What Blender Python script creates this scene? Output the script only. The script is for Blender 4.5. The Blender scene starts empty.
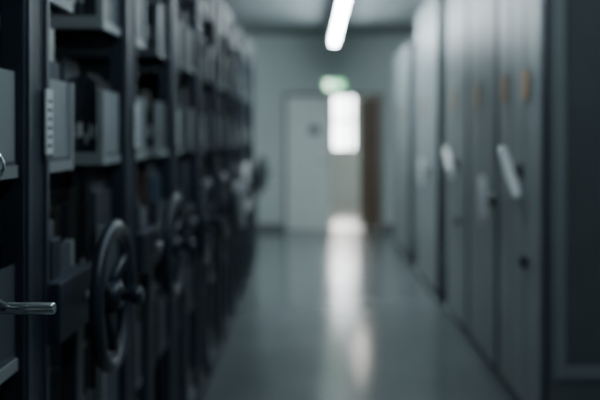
import bpy, math, random
from mathutils import Vector
random.seed(11)
scene = bpy.context.scene
COL = scene.collection

# ---------------------------------------------------------------- materials
def mat(name, color, rough=0.5, metal=0.0, noise=0.0, nscale=8.0, bump=0.0, emit=None, estr=0.0, coat=0.0):
    m = bpy.data.materials.new(name); m.use_nodes = True
    nt = m.node_tree; b = nt.nodes['Principled BSDF']
    b.inputs['Base Color'].default_value = (*color, 1)
    b.inputs['Roughness'].default_value = rough
    b.inputs['Metallic'].default_value = metal
    if coat: b.inputs['Coat Weight'].default_value = coat
    if noise > 0 or bump > 0:
        tc = nt.nodes.new('ShaderNodeTexCoord'); n = nt.nodes.new('ShaderNodeTexNoise')
        n.inputs['Scale'].default_value = nscale; n.inputs['Detail'].default_value = 5
        nt.links.new(tc.outputs['Object'], n.inputs['Vector'])
        if noise > 0:
            r = nt.nodes.new('ShaderNodeValToRGB')
            r.color_ramp.elements[0].position = .3; r.color_ramp.elements[1].position = .7
            r.color_ramp.elements[0].color = (*[c*(1-noise) for c in color], 1)
            r.color_ramp.elements[1].color = (*[min(1, c*(1+noise)) for c in color], 1)
            nt.links.new(n.outputs['Fac'], r.inputs['Fac']); nt.links.new(r.outputs['Color'], b.inputs['Base Color'])
        if bump > 0:
            bp = nt.nodes.new('ShaderNodeBump'); bp.inputs['Strength'].default_value = bump
            bp.inputs['Distance'].default_value = .01
            nt.links.new(n.outputs['Fac'], bp.inputs['Height']); nt.links.new(bp.outputs['Normal'], b.inputs['Normal'])
    if emit:
        b.inputs['Emission Color'].default_value = (*emit, 1); b.inputs['Emission Strength'].default_value = estr
    return m

M = dict(
 steel_dark = mat('dark_painted_steel', (.019,.028,.044), .48, noise=.15),
 steel_edge = mat('slate_steel', (.044,.056,.072), .45, noise=.1),
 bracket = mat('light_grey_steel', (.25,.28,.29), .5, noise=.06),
 bracket_dk = mat('mid_grey_shaded_steel', (.07,.084,.10), .5, noise=.06),
 rubber = mat('black_plastic', (.016,.026,.040), .36),
 chrome = mat('chrome', (.80,.86,.88), .18, 1.0),
 silver = mat('chrome_baked_sheen', (.95,.97,.98), .3, .15),  # near-white base colour stands in for lamp reflections on chrome
 label = mat('paper_label', (.66,.70,.71), .6, noise=.05, nscale=60),
 panel = mat('cabinet_panel_grey', (.25,.283,.292), .42, noise=.05, nscale=3),
 panel_in = mat('cabinet_shutter_grey', (.13,.147,.158), .5, noise=.08, nscale=4),
 tan = mat('tan_card', (.55,.33,.17), .6, noise=.1),
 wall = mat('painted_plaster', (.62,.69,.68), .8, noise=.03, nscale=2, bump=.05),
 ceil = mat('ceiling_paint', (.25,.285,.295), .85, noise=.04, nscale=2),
 floor = mat('linoleum', (.14,.162,.170), .17, noise=.12, nscale=1.6, bump=.008),
 floor2 = mat('far_room_floor', (.42,.43,.40), .35, noise=.1, nscale=3),
 door = mat('door_paint', (.88,.93,.90), .5, noise=.03),
 frame = mat('door_frame_grey', (.17,.19,.19), .5),
 wood = mat('brown_wood', (.12,.07,.05), .45, noise=.3, nscale=5),
 wframe = mat('window_frame_white', (.6,.6,.58), .5),
 tube = mat('fluorescent_tube', (1,1,1), .5, emit=(.82,.96,1), estr=80),
 fill_near = mat('fill_tube_near', (1,1,1), .5, emit=(.75,.91,1), estr=26),  # for the added fill fixture over the near corridor
 fill_far = mat('fill_tube_far', (1,1,1), .5, emit=(1,.98,.90), estr=60),  # for the added fill fixture in the far room
 green = mat('exit_sign_green', (.05,.5,.2), .5, emit=(.20,.85,.42), estr=1.7),
 white_e = mat('exit_sign_white', (.8,.9,.8), .5, emit=(.80,1,.82), estr=4),
 blue = mat('sign_blue', (.20,.25,.34), .5),
)
book_cols = [(.012,.018,.03),(.02,.03,.045),(.035,.04,.05),(.05,.02,.02),(.02,.035,.03),(.07,.08,.09),(.075,.04,.03),
             (.11,.12,.12),(.02,.04,.065),(.015,.015,.018),(.30,.31,.30),(.05,.048,.042)]
book_w = [8,8,7,3,5,4,1,2.5,2,8,1.6,2]
near_w = [6,7,6,4,3,5,2,2,2,6,4,2]
dark_w = [6,7,6,1,3,0,0,0,1,6,0,1]
BM = [mat('book_cover_%s' % n, tuple(1.3*k for k in c), .6, noise=.15, nscale=30) for n, c in zip(
  ['ink','navy','slate','maroon','moss','steel','rust','grey','blue','black','cream','olive'], book_cols)]
PAGE = mat('book_pages', (.20,.20,.19), .8, noise=.1, nscale=60)

# ---------------------------------------------------------------- mesh builder
class B:
    def __init__(s): s.v=[]; s.f=[]; s.m=[]; s.sm=[]; s.mats=[]
    def mi(s, m):
        if m not in s.mats: s.mats.append(m)
        return s.mats.index(m)
    def box(s, x0,x1,y0,y1,z0,z1, m, shear=0.0):
        i=len(s.v)
        for z in (z0,z1):
            o = shear if z==z1 else 0
            s.v += [(x0+o,y0,z),(x1+o,y0,z),(x1+o,y1,z),(x0+o,y1,z)]
        for f in ((0,3,2,1),(4,5,6,7),(0,1,5,4),(1,2,6,5),(2,3,7,6),(3,0,4,7)):
            s.f.append(tuple(i+k for k in f)); s.m.append(s.mi(m)); s.sm.append(False)
    def cyl(s, a, b, r0, m, r1=None, n=20, rings=None):
        a=Vector(a); b=Vector(b); r1 = r0 if r1 is None else r1
        d=(b-a); L=d.length; d.normalize()
        u = d.orthogonal().normalized(); w = d.cross(u)
        prof = rings or [(0,r0),(1,r1)]
        i=len(s.v)
        for t,r in prof:
            c=a+d*(t*L)
            for k in range(n):
                an=2*math.pi*k/n; s.v.append(tuple(c+u*(r*math.cos(an))+w*(r*math.sin(an))))
        for j in range(len(prof)-1):
            for k in range(n):
                k2=(k+1)%n
                s.f.append((i+j*n+k,i+j*n+k2,i+(j+1)*n+k2,i+(j+1)*n+k)); s.m.append(s.mi(m)); s.sm.append(True)
        s.f.append(tuple(i+k for k in reversed(range(n)))); s.m.append(s.mi(m)); s.sm.append(False)
        e=i+(len(prof)-1)*n
        s.f.append(tuple(e+k for k in range(n))); s.m.append(s.mi(m)); s.sm.append(False)
    def torus_x(s, c, R, rx, rr, m, n=56, k=14):
        i=len(s.v)
        for a in range(n):
            A=2*math.pi*a/n
            for b in range(k):
                Bn=2*math.pi*b/k
                rad=R+rr*math.cos(Bn)
                s.v.append((c[0]+rx*math.sin(Bn), c[1]+rad*math.cos(A), c[2]+rad*math.sin(A)))
        for a in range(n):
            for b in range(k):
                a2=(a+1)%n; b2=(b+1)%k
                s.f.append((i+a*k+b,i+a2*k+b,i+a2*k+b2,i+a*k+b2)); s.m.append(s.mi(m)); s.sm.append(True)
    def obj(s, name, parent=None, loc=(0,0,0), bevel=0):
        me=bpy.data.meshes.new(name); me.from_pydata(s.v,[],s.f)
        for m in s.mats: me.materials.append(m)
        me.polygons.foreach_set('material_index', s.m); me.polygons.foreach_set('use_smooth', s.sm)
        me.update()
        o=bpy.data.objects.new(name, me); COL.objects.link(o); o.location=loc
        if parent: o.parent=parent
        if bevel:
            bv=o.modifiers.new('bevel','BEVEL'); bv.width=bevel; bv.segments=2; bv.limit_method='ANGLE'; bv.angle_limit=1.0
        return o
def empty(name, loc):
    e=bpy.data.objects.new(name,None); COL.objects.link(e); e.location=loc; e.empty_display_size=.1; return e

# ---------------------------------------------------------------- room shell
H=2.96; YB=12.65; XL=-4.2; XR=3.7; YF=-2.5; YW=17.0
def single(name, boxes, bevel=0):
    b=B()
    for bx in boxes: b.box(*bx)
    return b.obj(name, bevel=bevel)
single('floor', [(XL-.1,XR+.1,YF-.1,YB+.06,-.1,0,M['floor'])])
single('floor_far_room', [(-1.6,2.6,YB+.06,YW+.1,-.1,0,M['floor2'])])
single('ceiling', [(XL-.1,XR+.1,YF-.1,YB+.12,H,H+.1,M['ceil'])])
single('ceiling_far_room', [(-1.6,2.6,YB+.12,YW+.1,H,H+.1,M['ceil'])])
single('wall_left', [(XL-.1,XL,YF,YB,0,H,M['wall'])])
single('wall_right', [(XR,XR+.1,YF,YB,0,H,M['wall'])])
single('wall_front', [(XL-.1,XR+.1,YF-.1,YF,0,H,M['wall'])])
DX0,DX1,DZ=-.43,1.09,2.08
single('wall_back', [(XL-.1,DX0,YB,YB+.12,0,H,M['wall']),(DX1,XR+.1,YB,YB+.12,0,H,M['wall']),(DX0,DX1,YB,YB+.12,DZ,H,M['wall'])])
single('wall_far_room_left', [(-1.6,-1.5,YB+.12,YW,0,H,M['wall'])])
single('wall_far_room_right', [(2.5,2.6,YB+.12,YW,0,H,M['wall'])])
wx0,wx1,wz0,wz1=.40,.90,1.12,2.28
single('wall_far_room_back', [(-1.6,wx0,YW,YW+.15,0,H,M['wall']),(wx1,2.6,YW,YW+.15,0,H,M['wall']),
   (wx0,wx1,YW,YW+.15,0,wz0,M['wall']),(wx0,wx1,YW,YW+.15,wz1,H,M['wall'])])
t=.04
single('window_1', [(wx0,wx0+t,YW+.03,YW+.09,wz0,wz1,M['wframe']),(wx1-t,wx1,YW+.03,YW+.09,wz0,wz1,M['wframe']),
   (wx0+t,wx1-t,YW+.03,YW+.09,wz0,wz0+t,M['wframe']),(wx0+t,wx1-t,YW+.03,YW+.09,wz1-t,wz1,M['wframe']),
   (.70,.76,YW+.03,YW+.09,wz0+t,wz1-t,M['wframe']),(wx0+t,wx1-t,YW+.035,YW+.085,1.70,1.75,M['wframe'])], .004)
single('trim_1', [(DX0,DX0+.04,YB-.02,YB+.14,0,DZ,M['frame']),(DX1-.04,DX1,YB-.02,YB+.14,0,DZ,M['frame']),
   (DX0+.04,DX1-.04,YB-.02,YB+.14,DZ-.045,DZ,M['frame'])], .004)
single('baseboard_back', [(XL,DX0,YB-.015,YB,0,.1,M['frame']),(DX1,XR,YB-.015,YB,0,.1,M['frame'])])
single('baseboard_left', [(XL,XL+.015,YF,YB-.02,0,.1,M['frame'])])
single('baseboard_right', [(XR-.015,XR,YF,YB-.02,0,.1,M['frame'])])

# closed leaf
d=empty('door_1',(DX0+.045,YB+.02,0))
b=B(); W=.665
b.box(0,W,0,.045,.008,DZ-.05,M['door'])
b.box(.09,W-.09,-.008,0,.2,.92,M['door']); b.box(.09,W-.09,-.008,0,1.02,1.92,M['door'])
b.box(W-.012,W+.012,-.012,.0,.008,DZ-.05,M['wframe'])
b.obj('leaf',d,bevel=.003)
b=B(); b.cyl((W-.06,-.0,1.03),(W-.06,-.05,1.03),.012,M['chrome']); b.cyl((W-.06,-.05,1.03),(W-.18,-.05,1.03),.009,M['chrome']); b.obj('handle',d)
b=B(); b.cyl((.42,-.0085,1.52),(.42,-.016,1.52),.085,M['blue'],n=36); b.cyl((.42,-.0165,1.52),(.42,-.018,1.52),.05,M['steel_edge'],n=36)
b.box(.385,.455,-.021,-.0185,1.51,1.53,M['label']); b.obj('round_sign',d)
# open wooden leaf
d=empty('door_2',(DX1-.05,YB+.15,0)); b=B()
b.box(-.045,0,0,.76,.008,DZ-.05,M['wood']); b.box(-.052,-.045,.1,.66,.2,.92,M['wood']); b.box(-.052,-.045,.1,.66,1.02,1.9,M['wood'])
b.cyl((-.045,.69,1.03),(-.10,.69,1.03),.011,M['chrome']); b.cyl((-.10,.69,1.03),(-.10,.58,1.03),.009,M['chrome'])
b.obj('leaf',d,bevel=.003); d.rotation_euler=(0,0,math.radians(17))

# exit sign
e=empty('exit_sign',(.335,YB,2.2)); b=B()
b.box(-.17,.17,-.05,-.001,-.09,.09,M['label']); b.obj('housing',e,bevel=.004)
b=B(); b.box(-.16,.16,-.054,-.0505,-.08,.08,M['green']); b.obj('lit_face',e)
b=B(); y0,y1=-.058,-.0545
b.box(-.13,-.03,y0,y1,-.065,.065,M['white_e']); b.box(.0,.07,y0,y1,-.012,.012,M['white_e'])
b.box(.06,.075,y0,y1,-.03,.03,M['white_e']); b.box(.075,.09,y0,y1,-.018,.018,M['white_e']); b.box(.09,.105,y0,y1,-.008,.008,M['white_e'])
b.obj('pictogram',e)

# ceiling lamps
def lamp(y0,y1,x,tm):
    e=empty('pendant_fluorescent_lamp',(x,(y0+y1)/2,2.68)); L=(y1-y0)/2; b=B()
    b.box(-.045,.045,-L,L,.01,.05,M['bracket']); b.box(-.05,.05,-L-.01,-L,-.03,.05,M['bracket']); b.box(-.05,.05,L,L+.01,-.03,.05,M['bracket'])
    for yy in (-L*.7,0,L*.7):
        b.cyl((0,yy,.05),(0,yy,H-2.68),.006,M['bracket']); b.cyl((0,yy,H-2.68-.02),(0,yy,H-2.68),.03,M['bracket'])
    b.obj('housing',e)
    b=B(); b.cyl((0,-L,-.022),(0,L,-.022),.036,tm,n=16); b.obj('tube',e)
lamp(6.6,10.9,.29,M['tube'])
lamp(.6,4.4,.29,M['fill_near'])  # added out-of-view fixture, fill light for the near corridor
lamp(14.2,15.8,.9,M['fill_far'])  # added hidden fixture that brightens the far room

# ---------------------------------------------------------------- left mobile shelving
XE=-.60; XI=-3.5
SHELVES=[.16,.60,1.00,1.40,1.80,2.18]
def handwheel(e, y, z, shiny):
    rim = M['rubber']; b=B()
    b.torus_x((-.497+0,y,z),.170,.017,.019,M['silver'] if shiny==2 else rim)
    b.torus_x((-.497,y,z),.148,.007,.011,M['rubber'])
    for k in range(3):
        a=math.radians(35+120*k)
        b.cyl((-.51,y+.03*math.cos(a),z+.03*math.sin(a)),(-.497,y+.165*math.cos(a),z+.165*math.sin(a)),.015,M['silver'] if shiny==2 else rim,r1=.010,n=12)
    b.cyl((-.535,y,z),(-.475,y,z),.034,rim,rings=[(0,.026),(.1,.034),(.8,.034),(1,.026)],n=28)
    b.cyl((-.475,y,z),(-.422,y,z),.02,rim,rings=[(0,.012),(.35,.012),(.45,.021),(.85,.023),(1,.014)],n=24)
    b.obj('handwheel',e)
    if shiny==1:
        b=B(); b.cyl((-.410,y-.19,z+.14),(-.410,y+.17,z-.13),.03,M['silver'],rings=[(0,.01),(.04,.026),(.25,.030),(.5,.033),(.75,.030),(.96,.024),(1,.01)],n=20)  # pale bar standing for the bright chrome highlight at this wheel
        b.obj('lever_handle',e)
    b=B(); b.cyl((XE+.02,y,z),(-.53,y,z),.014,M['silver']); b.obj('axle',e)
def star_handle(e, y, z):
    b=B(); ch=M['chrome']; X=-.478
    b.cyl((XE+.02,y,z),(X+.02,y,z),.018,ch); b.cyl((X-.02,y,z),(X+.02,y,z),.04,M['rubber'],rings=[(0,.03),(.2,.04),(.8,.04),(1,.03)])
    for k in range(4):
        a=math.radians(-29+90*k); py=y+.168*math.cos(a); pz=z+.168*math.sin(a)
        b.cyl((X,y+.03*math.cos(a),z+.03*math.sin(a)),(X,py,pz),.007,ch,n=16)
        if k!=0: b.cyl((X,y+.12*math.cos(a),z+.12*math.sin(a)),(X,y+.185*math.cos(a),z+.185*math.sin(a)),.012,ch,
                     rings=[(0,.007),(.1,.012),(.8,.013),(.93,.010),(1,.003)],n=20)
    # ball grip at the tip of the upper spoke
    a=math.radians(61); py=y+.185*math.cos(a); pz=z+.168*math.sin(a)
    b.cyl((X,py,pz-.03),(X,py,pz+.02),.02,ch,rings=[(0,.008),(.15,.015),(.4,.021),(.6,.021),(.85,.015),(1,.006)],n=24)
    a=math.radians(-29); py=y+.168*math.cos(a); pz=z+.168*math.sin(a)
    b.cyl((X-.012,py,pz),(-.400,py,pz),.0095,ch,rings=[(0,.0085),(.05,.0095),(.96,.0095),(1,.0075)],n=32)
    b.obj('star_handle',e)
def shelving(p, idx, wheel_shiny=0, star=False, xi=XI):
    e=empty('mobile_shelving_unit',(0,p,0))
    b=B(); D=M['steel_dark']
    b.box(xi,XE,-.30,.30,.03,.13,D)                                # carriage
    for yy in (-.24,.18):
        for xx in (-.9,-2,-3.1):
            if xx>xi: b.cyl((xx-.02,yy+.03,.045),(xx+.02,yy+.03,.045),.045,M['steel_edge'],n=20)
    for x in (XE-.05,-1.55,-2.5,xi):                              # uprights
        b.box(x,x+.05,-.085,.085,.13,2.32,D)
    b.box(xi,XE,-.05,.05,2.32,2.36,D)
    b.box(xi+.05,XE-.05,-.008,.008,.5,.55,D)
    b.box(XE,XE+.006,-.07,-.045,.2,2.28,M['steel_edge']); b.box(XE,XE+.006,.045,.07,.2,2.28,M['steel_edge'])
    b.obj('frame',e,bevel=.004)
    b=B()
    for i,z in enumerate(SHELVES):
        for s in (-1,1):
            a0,a1=sorted((s*.09,s*.31))
            lit = M['bracket'] if (idx<1 or (idx==1 and i>=3) or random.random()<.22) else M['bracket_dk']  # farther plates mostly take the darker grey, dimness with distance put into colour
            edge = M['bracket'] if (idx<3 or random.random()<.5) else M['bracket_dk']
            if i==5 and idx>2: lit=edge=M['bracket_dk']  # top shelves farther back darkened by colour as well
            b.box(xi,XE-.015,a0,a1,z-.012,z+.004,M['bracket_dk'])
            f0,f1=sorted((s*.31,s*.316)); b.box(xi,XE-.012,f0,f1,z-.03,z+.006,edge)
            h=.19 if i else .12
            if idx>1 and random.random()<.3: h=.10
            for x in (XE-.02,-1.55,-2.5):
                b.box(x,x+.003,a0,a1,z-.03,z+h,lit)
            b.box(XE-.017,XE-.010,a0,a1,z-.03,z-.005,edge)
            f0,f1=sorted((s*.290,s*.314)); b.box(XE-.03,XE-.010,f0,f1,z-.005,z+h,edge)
    b.obj('shelves_and_brackets',e)
    # gearbox + chain guard
    b=B()
    if not star:
        b.box(XE-.03,XE+.035,.05,.34,.985,1.125,D); b.box(XE-.02,XE+.02,.235,.305,.13,.985,M['steel_edge'])
        b.box(XE-.03,XE+.01,.07,.14,1.125,1.22,D)
        b.obj('gearbox',e,bevel=.006)
        handwheel(e,.27,1.055,wheel_shiny)
    else:
        b.box(XE-.03,XE+.035,.05,.44,1.2,1.34,D); b.box(XE-.02,XE+.02,.335,.405,.13,1.2,M['steel_edge'])
        b.obj('gearbox',e,bevel=.006)
        star_handle(e,.375,1.27)
    b=B(); b.box(XE+.0065,XE+.011,.03,.075,1.415,1.56,M['label']); b.box(XE+.0065,XE+.009,.025,.08,1.405,1.415,M['steel_edge'])
    for k in range(6): b.box(XE+.0111,XE+.0114,.036+.004*(k%2),.068,1.43+k*.02,1.437+k*.02,M['steel_edge'])
    b.obj('label_holder',e)
    # books
    bk=B()
    for i,z in enumerate(SHELVES[:-1]):
        for s in (-1,1):
            x=XE-.035; first=True
            while x>xi+.1:
                if not first and random.random()<.035: x-=random.uniform(.05,.22)
                base=random.uniform(.19,.30); run=random.randint(3,14); cm=random.choices(BM,book_w)[0]; same=(not first) and random.random()<.25
                bw=random.uniform(.018,.05)
                for _ in range(run):
                    if x<xi+.1: break
                    near = x>-.95
                    w=bw if same else (random.uniform(.012,.026) if near else random.uniform(.014,.055))
                    h=base if same else base+random.uniform(-.055,.055)
                    h=max(.15,min(h,.34)); dp=random.uniform(.14,.19)
                    front=s*(.30-random.uniform(0,.025)); y0,y1=sorted((front,front-s*dp))
                    posts=[-1.55,-2.5]
                    if any(x-w-.004<q+.006 and x>q-.006 for q in posts): x=min(q for q in posts if x-w-.004<q+.006 and x>q-.006)-.008
                    m=cm if same else random.choices(BM,dark_w if first else (near_w if near else book_w))[0]
                    first=False
                    bk.box(x-w,x-.0015,y0,y1,z+.005,z+.005+h,m)
                    if random.random()<(.55 if near else .3):
                        fy=sorted((front,front+s*.0015)); zz=z+.03+random.uniform(0,.03)
                        bk.box(x-w+.002,x-.004,fy[0],fy[1],zz,zz+random.uniform(.03,.06),M['label'])
                    bk.box(x-w+.003,x-.004,y0+.006,y1-.006,z+.005+h,z+.0056+h,PAGE)
                    x-=w
    bk.obj('books',e)
    return e
shelving(.775, 0, star=True)
for i,p in enumerate([1.82,2.75,3.62,4.42,5.24,6.02,6.86,7.7,8.5]):
    shelving(p, i+1, wheel_shiny={3:1,5:2}.get(i,0), xi=XI if i<4 else -2.6)

# ---------------------------------------------------------------- right cabinets
def lever(e, y, z, dy, dz, L):
    n=math.hypot(dy,dz); dy/=n; dz/=n; b=B(); X=1.035; ch=M['silver']
    b.cyl((1.10,y,z),(X-.01,y,z),.03,M['rubber'],rings=[(0,.045),(.15,.045),(.25,.022),(1,.022)],n=24)
    b.cyl((X,y-dy*L/2,z-dz*L/2),(X,y+dy*L/2,z+dz*L/2),.02,ch,rings=[(0,.006),(.04,.018),(.25,.023),(.5,.026),(.75,.023),(.96,.018),(1,.006)],n=20)
    b.obj('lever_handle',e)
def cabinet(y0,y1,h=2.72,lev=None,sheets=3,labels=(),knob=None,xr=3.4):
    e=empty('sliding_archive_cabinet',(0,0,0)); b=B(); D=M['steel_dark']; P=M['panel']
    b.box(1.13,xr,y0+.012,y1-.012,.0,.10,D)
    b.box(1.12,xr,y0,y1,.10,h,M['panel_in'])
    b.box(1.10,1.12,y0,y0+.04,.05,h,D); b.box(1.10,1.12,y1-.03,y1,.05,h,D)
    w=(y1-y0-.07)/sheets
    for k in range(sheets):
        a=y0+.04+k*w; b.box(1.098,1.12,a+.006,a+w-.006,.06,h-.04,P)
        b.box(1.094,1.098,a+.02,a+.035,.1,h-.08,P)
    b.box(1.096,1.12,y0+.04,y1-.03,h-.035,h,P)
    b.obj('body',e,bevel=.003)
    b=B(); z=.42
    b.box(1.15,1.20,y0-.018,y0,.3,h-.1,P); b.box(1.2,xr-.05,y0-.018,y0,.3,.36,P); b.box(1.2,xr-.05,y0-.018,y0,h-.16,h-.1,P)
    while z<h-.2:
        b.box(1.2,xr-.05,y0-.008,y0,z,z+.034,M['panel_in']); z+=.045
    b.obj('roller_shutter',e,bevel=.002)
    if labels:
        b=B()
        for ly in labels: b.box(1.088,1.0935,ly-.055,ly+.055,1.63,1.79,M['steel_edge']); b.box(1.085,1.088,ly-.05,ly+.05,1.635,1.785,M['tan'])
        b.obj('label_cards',e)
    for l in (lev or []): lever(e,*l)
    if knob:
        b=B(); b.cyl((1.10,knob,.81),(1.06,knob,.81),.03,M['rubber'],rings=[(0,.018),(.4,.018),(.5,.03),(1,.026)]); b.obj('lock_knob',e)
cabinet(3.95,4.93,lev=[(4.37,1.265,.37,.27,.42)],sheets=3,labels=(4.25,4.72),knob=4.25)
cabinet(4.96,5.86,lev=[(5.05,1.06,.03,.26,.30)],sheets=3,labels=(5.5,))
cabinet(5.89,6.8,lev=[(6.3,1.24,.37,.27,.38)],sheets=3,labels=(6.4,),knob=6.2)
cabinet(7.28,8.78,sheets=4,labels=(8.2,),lev=[(7.9,1.1,.02,.27,.26)])
cabinet(9.45,11.2,h=2.5,sheets=3,labels=(10.2,))

# ---------------------------------------------------------------- light / world
w=bpy.data.worlds.new('world'); scene.world=w; w.use_nodes=True
bg=w.node_tree.nodes['Background']; bg.inputs[0].default_value=(.93,.97,1,1); bg.inputs[1].default_value=11.0
s=bpy.data.lights.new('sun','SUN'); s.energy=4; s.angle=math.radians(14); s.color=(1,.97,.9)
so=bpy.data.objects.new('sun',s); COL.objects.link(so); so.location=(1,22,6)
so.rotation_euler=Vector((-.03,-1,-.38)).to_track_quat('-Z','Y').to_euler()

# ---------------------------------------------------------------- camera
c=bpy.data.cameras.new('camera'); co=bpy.data.objects.new('camera',c); COL.objects.link(co)
co.location=(0,0,1.46); co.rotation_euler=(math.pi/2,0,0)
c.lens=50; c.sensor_width=36; c.shift_x=-12/600; c.shift_y=-66/600; c.clip_start=.05
c.dof.use_dof=True; c.dof.focus_distance=1.34; c.dof.aperture_fstop=2.0
scene.camera=co
